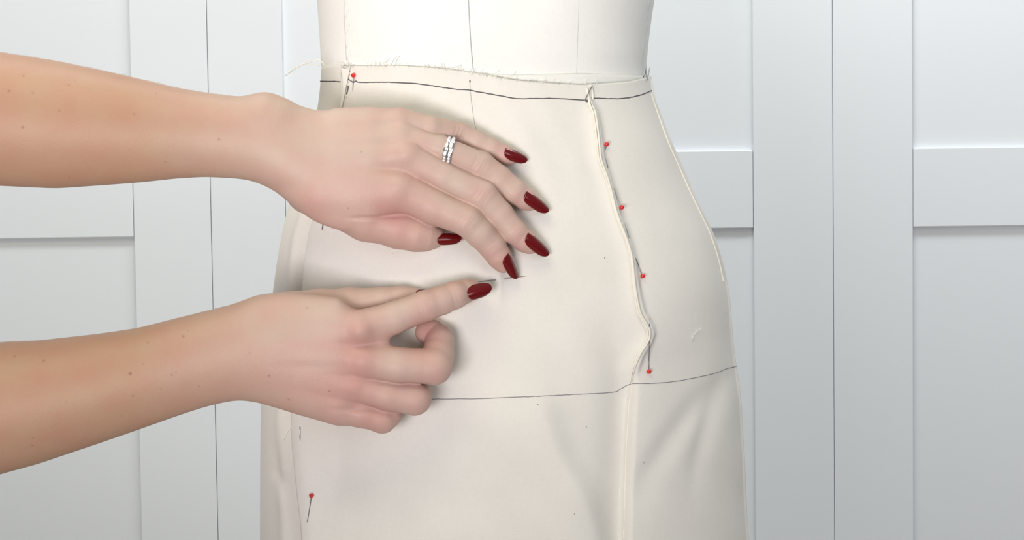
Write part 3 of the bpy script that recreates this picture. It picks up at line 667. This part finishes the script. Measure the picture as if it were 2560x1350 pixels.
Gp = finger(HL, [(860, 320, 36, 40), (1000, 309, 36, 37), (1075, 322, 32, 31), (1150, 337, fl_(1150, 337, 12, 30)[2], 29), (1190, 355, fl_(1190, 355, 7, 27)[2], 27), (1226, 372, fl_(1226, 372, 3, 25)[2], 25.5), (1262, 388, fl_(1262, 388, 1, 23)[2], 23), (1274, 392, fl_(1274, 392, 0, 20)[2], 20)])
Gt = finger(HL, [(780, 470, 24, 66), (920, 543, 34, 58), (1000, 570, 38, 49), (1043, 583, 40, 43), (1068, 588, 36, 36), (1086, 590, 29, 28)], 12)
for a, b in ((Gm, Gi), (Gr, Gm), (Gp, Gr)): np.minimum(a, b, out=b) if False else None
Gf = smin(smin(smin(Gi, Gm, 5), Gr, 5), Gp, 5)
HL.f = smin(HL.f, Gf, 26)
HL.f = smin(HL.f, Gt, 5)
del Gi, Gm, Gr, Gp, Gt, Gf
groove(HL, [(1050, 447), (1070, 455), (1120, 484), (1160, 505)], 2, 6, 30)
groove(HL, [(1045, 362), (1066, 373), (1113, 400), (1131, 409), (1173, 433), (1195, 445)], 2, 6, 25)
groove(HL, [(1030, 315), (1060, 324), (1100, 338), (1131, 349), (1159, 364), (1209, 381), (1244, 402)], 2.5, 6, 15)
for c, rr, am in (((955, 330, 98), (70, 14, 40), 4), ((975, 420, 122), (60, 14, 40), 3), ((1040, 335, 90), (34, 9, 40), 3), ((700, 470, 90), (60, 24, 40), 3), ((830, 470, 118), (110, 30, 40), 3)): dent(HL, c, rr, am)
for c, rr, am in (((1012, 462, 116), (30, 26, 30), -5), ((1026, 382, 110), (30, 22, 30), -6), ((1000, 298, 74), (34, 16, 30), -4)): dent(HL, c, rr, am)
carve(HL, (950, 541), (-0.02, -1), (0,), 62, 3.5, 5, 0.0, -10)                       # crease between thumb and palm
for c, dv, T, wm in (((1168, 549), (0.85, 0.52), 24, 60), ((1205, 486), (0.83, 0.55), 24, 50), ((1200, 412), (0.85, 0.5), 22, 40), ((1150, 334), (0.93, 0.35), 18, 25)):
    carve(HL, c, dv, (-12, -3, 6, 13), T * 0.8, 1.2, 2.6, 0.010, wm - 30)
for c, dv, T, wm in (((1233, 612), (0.6, 0.8), 20, 20), ((1287, 572), (0.78, 0.62), 20, 20), ((1287, 474), (0.82, 0.55), 20, 20), ((1224, 368), (0.92, 0.4), 16, 10)):
    carve(HL, c, dv, (-5, 4), T * 0.8, 0.7, 2.6, 0.008, wm - 40)

# ---- right hand (lower), forefinger pushing the pin, other fingers curled
y0R = float(hit(1180, 725)[0, 1]) - 0.0145
HR = Hand(y0R, (-420, 660, -150), (1260, 1480, 190), HV)
wsR = HR.wsurf
loft(HR, [(-420, 1128, 184, 20, 160), (-200, 1072, 176, 20, 155), (0, 1020, 166, 20, 146), (100, 1004, 154, 22, 136), (250, 970, 137, 26, 118), (350, 945, 127, 30, 104), (450, 914, 122, 34, 92), (520, 894, 119, 36, 86), (570, 882, 119, 38, 82), (605, 874, 122, 40, 79), (650, 868, 135, 42, 76), (720, 876, 149, 44, 73), (820, 895, 158, 46, 66), (880, 905, 160, 44, 58), (930, 915, 140, 42, 52)], 905, [(600, 0), (700, -0.05), (930, -0.08)])
def gr(u, v, h, r): return (u, v, wsR(u, v) + r + h, r)
Gi = finger(HR, [(760, 815, 52, 46), (905, 818, 66, 47), (988, 791, 52, 40), (1066, 762, 38, 38), (1105, 749, 24, 35.5), (1138, 737, 12, 33.5), (1165, 728, gr(1165, 728, 20, 29)[2], 29), (1180, 725, gr(1180, 725, 17, 24)[2], 24)])
Gm = finger(HR, [(780, 880, 56, 46), (915, 893, 66, 48), (1000, 908, 64, 44), (1086, 912, 52, 44.5), (1095, 888, 22, 40), (1099, 852, -6, 35), (1094, 842, -16, 32)], 9)
Gd = finger(HR, [(1094, 846, -22, 30), (1080, 834, -26, 31), (1066, 834, gr(1066, 834, 2, 30)[2], 30)], 6)
Gm = smin(Gm, Gd, 2); del Gd
Gr = finger(HR, [(770, 930, 48, 44), (890, 955, 54, 44), (970, 982, 50, 41), (1038, 993, 42, 40.5), (1040, 985, 10, 36), (1030, 980, -14, 34), (985, 965, -24, 30), (950, 955, -24, 28)], 9)
Gp = finger(HR, [(760, 975, 40, 42), (850, 1005, 42, 40), (905, 1028, 38, 37), (957, 1044, 30, 36), (972, 1036, 20, 31), (958, 1036, 4, 32), (940, 1025, -14, 29), (900, 1005, -22, 26)], 9)
Gt = finger(HR, [(720, 800, 0, 72), (800, 782, -14, 58), (870, 766, -24, 44), (955, 758, -34, 36.5), (1000, 752, -38, 33), (1034, 748, -40, 26)], 10)
add_chain(HR, HR.f, [(890, 840, 46, 44), (945, 850, 44, 32)], 20)
Gf = smin(smin(smin(Gi, Gm, 5), Gr, 5), Gp, 5)
HR.f = smin(HR.f, Gf, 24)
HR.f = smin(HR.f, Gt, 6)
del Gi, Gm, Gr, Gp, Gt, Gf
for c, rr, am in (((910, 817, 113), (24, 20, 26), -13), ((915, 893, 114), (28, 24, 24), -3), ((880, 950, 96), (30, 24, 24), -3)): dent(HR, c, rr, am)
groove(HR, [(940, 944), (962, 949), (990, 951), (1020, 955), (1060, 960), (1084, 960)], 2, 7, 20)
groove(HR, [(880, 1014), (900, 1018), (925, 1018), (943, 1022), (975, 1028), (1000, 1031)], 2, 7, 5)
for c, rr, am in (((925, 855, 108), (50, 12, 40), 4), ((960, 815, 108), (22, 30, 40), 3), ((800, 905, 112), (90, 12, 40), 1.5), ((900, 1015, 78), (50, 8, 40), 4), ((800, 820, 112), (70, 24, 40), 2)): dent(HR, c, rr, am)
carve(HR, (1067, 765), (0.94, -0.34), (-13, -4, 6, 13), 20, 0.9, 2.6, 0.010, 20)
carve(HR, (1138, 737), (0.95, -0.3), (-4, 4), 16, 0.7, 2.6, 0.005, -20)
carve(HR, (957, 735), (0.95, 0.2), (-14, -3, 8), 14, 0.9, 2.6, 0.004, -60)

def build_person():
    VV, QQ, CC = [], [], []; base = 0
    bt = np.array([0.475, 0.285, 0.195])
    for H, reds, moles in (
        (HL, [(1010, 455, 70, .5), (1026, 380, 50, .35), (1000, 300, 50, .2), (1168, 549, 34, .35), (1205, 486, 34, .3), (1200, 414, 30, .3), (1150, 334, 26, .2), (1250, 655, 46, 1.0), (1318, 612, 40, .8), (1318, 505, 36, .8), (1265, 392, 36, .7), (1050, 590, 80, .6), (900, 545, 120, .5), (985, 540, 50, .8), (790, 500, 60, .5)],
         [(104, 323, 3.6, .7), (16, 341, 3, .6), (568, 351, 3.4, .6), (190, 282, 3, .5), (207, 220, 3, .4), (2, 188, 3, .6), (70, 235, 4, .45), (125, 240, 3, .4), (98, 198, 3, .4), (435, 406, 2.4, .5), (912, 381, 2.6, .5), (880, 518, 2.6, .5), (366, 290, 3.4, .35)]),
        (HR, [(905, 818, 60, .7), (905, 880, 70, .6), (880, 950, 80, .6), (860, 1000, 90, .7), (1085, 915, 60, .6), (1040, 1000, 60, .6), (955, 1045, 60, .7), (1067, 765, 36, .3), (1170, 730, 60, .6), (1065, 835, 50, 1.2), (700, 960, 120, .35), (560, 960, 90, .2)],
         [(350, 921, 4.2, .8), (450, 925, 3, .6), (475, 832, 3.4, .55), (388, 848, 3, .4), (355, 975, 3, .45), (685, 929, 3.4, .6), (832, 968, 3, .6), (731, 990, 3, .55), (136, 891, 3.4, .5), (61, 882, 3, .5), (197, 989, 2.6, .4), (422, 960, 3, .3), (108, 1098, 3, .5), (112, 1078, 3, .4), (514, 955, 3, .4), (639, 872, 2.6, .4), (777, 763, 2.6, .4)])):
        v, q = surface_nets(H.f); loc = v * H.h + H.lo
        col = np.repeat(bt[None], len(v), 0); alpha = np.clip((720 - loc[:, 0]) / 200, 0.1, 1.0)
        fade = np.clip((loc[:, 0] - 350) / 500, 0, 1)[:, None]
        col = col * (1 - fade) + np.array([0.61, 0.455, 0.395]) * fade
        for (u, vv, r, s) in reds:
            g = np.exp(-(((loc[:, 0] - u) ** 2 + (loc[:, 1] - vv) ** 2) / r ** 2)) * s
            col *= 1 - g[:, None] * np.array([0.03, 0.22, 0.20])
        for (u, vv, r, s) in moles:
            g = np.clip(1.35 - np.sqrt((loc[:, 0] - u) ** 2 + (loc[:, 1] - vv) ** 2) / r, 0, 1) * s * (loc[:, 2] > 0)
            col *= 1 - g[:, None] * np.array([0.45, 0.62, 0.65])
        VV.append(H.world(loc)); QQ.append(q + base); base += len(v); CC.append(np.c_[np.clip(col, 0, 1), alpha])
    o = mesh_np('person', np.vstack(VV), np.vstack(QQ), M_SKIN)
    at = o.data.attributes.new('skin_tone', 'FLOAT_COLOR', 'POINT'); at.data.foreach_set('color', np.vstack(CC).astype(np.float32).ravel())
    return o
person = build_person()
tag(person, 'bare forearms and hands with dark red nails pinning the skirt from the left', 'person')
BV_PER = BVHTree.FromObject(person, bpy.context.evaluated_depsgraph_get())

def nail(H, B, T, n, width, lab=None):
    """almond nail plate from base B to free edge T (u, v, w)"""
    B, T, n = [H.world(np.array(x, float)) for x in (B, T, np.array(B) + np.array(n))]; n = n - B
    L = np.linalg.norm(T - B); x = (T - B) / L; n = n - x * (n @ x); n /= np.linalg.norm(n); y = np.cross(n, x); W = width * H.px / 2
    S = np.array([0, .03, .08, .16, .28, .42, .56, .70, .82, .90, .95, .985, 1.0]); PWd = np.array([.35, .62, .82, .95, 1.0, 1.0, .99, .93, .80, .64, .48, .28, .08])
    nc = 13; V = []; A = math.radians(58); Rw = W / math.sin(A)
    for lay in (0, 1):
        for s, p in zip(S, PWd):
            for j in range(nc):
                q = (j / (nc - 1) * 2 - 1) * A; yy = Rw * math.sin(q) * p; zz = Rw * (math.cos(q * p) - 1)
                edge = 1 - abs(j / (nc - 1) * 2 - 1) ** 6
                zz += -0.10 * L * s * s + 0.02 * L * math.sin(math.pi * s)
                pos = B + x * (L * s) + y * yy + n * (zz - (0.00045 + 0.0002 * edge) * lay)
                V.append(pos)
    ns = len(S); q = grid_quads(ns, nc); Q = [tuple(f) for f in q] + [tuple(f[::-1] + ns * nc) for f in q]
    off = ns * nc
    for i in range(ns - 1):
        Q += [(i * nc, off + i * nc, off + (i + 1) * nc, (i + 1) * nc)[::-1], (i * nc + nc - 1, off + i * nc + nc - 1, off + (i + 1) * nc + nc - 1, (i + 1) * nc + nc - 1)]
    for j in range(nc - 1):
        Q += [(j, j + 1, off + j + 1, off + j), ((ns - 1) * nc + j, off + (ns - 1) * nc + j, off + (ns - 1) * nc + j + 1, (ns - 1) * nc + j + 1)]
    o = mesh_py('fingernail', V, Q, M_NAIL, person)
    bm = bmesh.new(); bm.from_mesh(o.data); bmesh.ops.recalc_face_normals(bm, faces=bm.faces[:]); bm.to_mesh(o.data); bm.free()
    return o
def skin_w(H, u, v):
    """height of the skin at (u, v), measured along w"""
    o = H.world(np.array([u, v, 400.0])); h = BV_PER.ray_cast(Vector(o), Vector(-H.dw).normalized())
    return None if h[0] is None else 400.0 - h[3] / H.px
NAILS = [   # hand, base, free edge, plate normal, width, drop of the free edge towards the cloth, extra lift
    (HL, (1268, 634), (1301, 691), (0.62, -0.36, 0.70), 38, 26, 3),
    (HL, (1317, 585), (1377, 632), (0.36, -0.44, 0.82), 38, 26, 3),
    (HL, (1313, 482), (1376, 524), (0.34, -0.46, 0.82), 37, 26, 3),
    (HL, (1262, 377), (1321, 398), (0.20, -0.42, 0.88), 32, 22, 3),
    (HL, (1095, 594), (1156, 591), (0.1, -0.30, 0.9), 31, 18, -1),
    (HR, (1170, 732), (1231, 714), (0.12, -0.25, 0.95), 38, 30, 3),
]
for (H_, B, T, n, wd_, drop, lf) in NAILS:
    w = skin_w(H_, *B) + lf
    nail(H_, (*B, w), (*T, w - drop), n, wd_)
nail(HR, (1008, 735, -26), (1060, 720, -30), (0.1, -0.95, 0.25), 34)

# ------------------------------------------------------------------ two jewelled rings on the ring finger
axd = np.array([0.975, 0.20, 0.06]); axd /= np.linalg.norm(axd)
def ring(c, label, rad, gem_r):
    e = empty('ring', tuple(HL.world(np.array(c, float)))); tag(e, label, 'ring', 'stacked rings on the ring finger')
    ax = axd[0] * HL.du + axd[1] * HL.dv + axd[2] * HL.dw; ax /= np.linalg.norm(ax)
    w1 = HL.dw / np.linalg.norm(HL.dw); w1 = w1 - ax * (w1 @ ax); w1 /= np.linalg.norm(w1); w2 = np.cross(ax, w1)
    c3 = HL.world(np.array(c, float)); r = rad * HL.px; bw = 0.00125; bt_ = 0.0005; V = []; nseg = 64
    prof_ = [(-bw, -bt_), (bw, -bt_), (bw, bt_ * .6), (bw * .6, bt_), (-bw * .6, bt_), (-bw, bt_ * .6)]
    for i in range(nseg):
        a = 2 * math.pi * i / nseg; rd = math.cos(a) * w1 + math.sin(a) * w2
        for (pa, pr) in prof_: V.append(c3 + rd * (r + pr) + ax * pa)
    Q = []
    k = len(prof_)
    for i in range(nseg):
        for j in range(k): Q.append((i * k + j, i * k + (j + 1) % k, ((i + 1) % nseg) * k + (j + 1) % k, ((i + 1) % nseg) * k + j))
    into(mesh_py('band', V, Q, M_SILVER, None, False), e)
    g = MB(); ng = 30
    for i in range(ng):
        a = 2 * math.pi * i / ng; rd = math.cos(a) * w1 + math.sin(a) * w2; td = np.cross(ax, rd)
        g.ball(c3 + rd * (r + 0.0004), gem_r * 0.8, 8, 5)
    tag(into(g.build('gemstone', M_GEM, None, False), e), kind='stuff')
ring((1118, 381, 50), 'thin silver ring set with stones, nearer the knuckle', 35.0, 0.0010)
ring((1129, 383.5, 50.6), 'silver ring set with larger stones, nearer the fingertip', 35.2, 0.0012)

# ------------------------------------------------------------------ fine hair along the upper edge of the forearms
random.seed(11); hb = MB()
for (u0, u1, H, top) in ((-60, 560, HL, [(-60, 128), (0, 131), (100, 148), (193, 163.5), (281, 183), (370, 204), (443, 221), (520, 234), (578, 242)]), (-60, 560, HR, [(-60, 856), (0, 854), (110, 850), (190, 843), (274, 830), (350, 818), (422, 800), (494, 781), (560, 763)])):
    t = np.array(top, float)
    for k in range(230):
        u = random.uniform(u0, u1); v = np.interp(u, t[:, 0], t[:, 1]) + random.uniform(1, 5); w = random.uniform(0, 50)
        L = random.uniform(9, 18); a = random.uniform(-0.5, -0.1)
        hb.tube(H.world(np.array([(u + L * s * math.cos(a), v + L * s * math.sin(a) + 3.0 * s * s, w + 3 * s) for s in (0, .5, 1.0)])), [0.00005, 0.00004, 0.00001], 3)
tag(hb.build('arm_hair', M_HAIR, person), kind='stuff')
print('wsurf L tips', [round(wsL(u, v)) for u, v in ((1258, 654), (1324, 609), (1324, 503), (1274, 392), (1045, 587), (800, 420))], 'R', [round(wsR(u, v)) for u, v in ((1180, 725), (1062, 836), (950, 955), (900, 1005), (820, 900))])
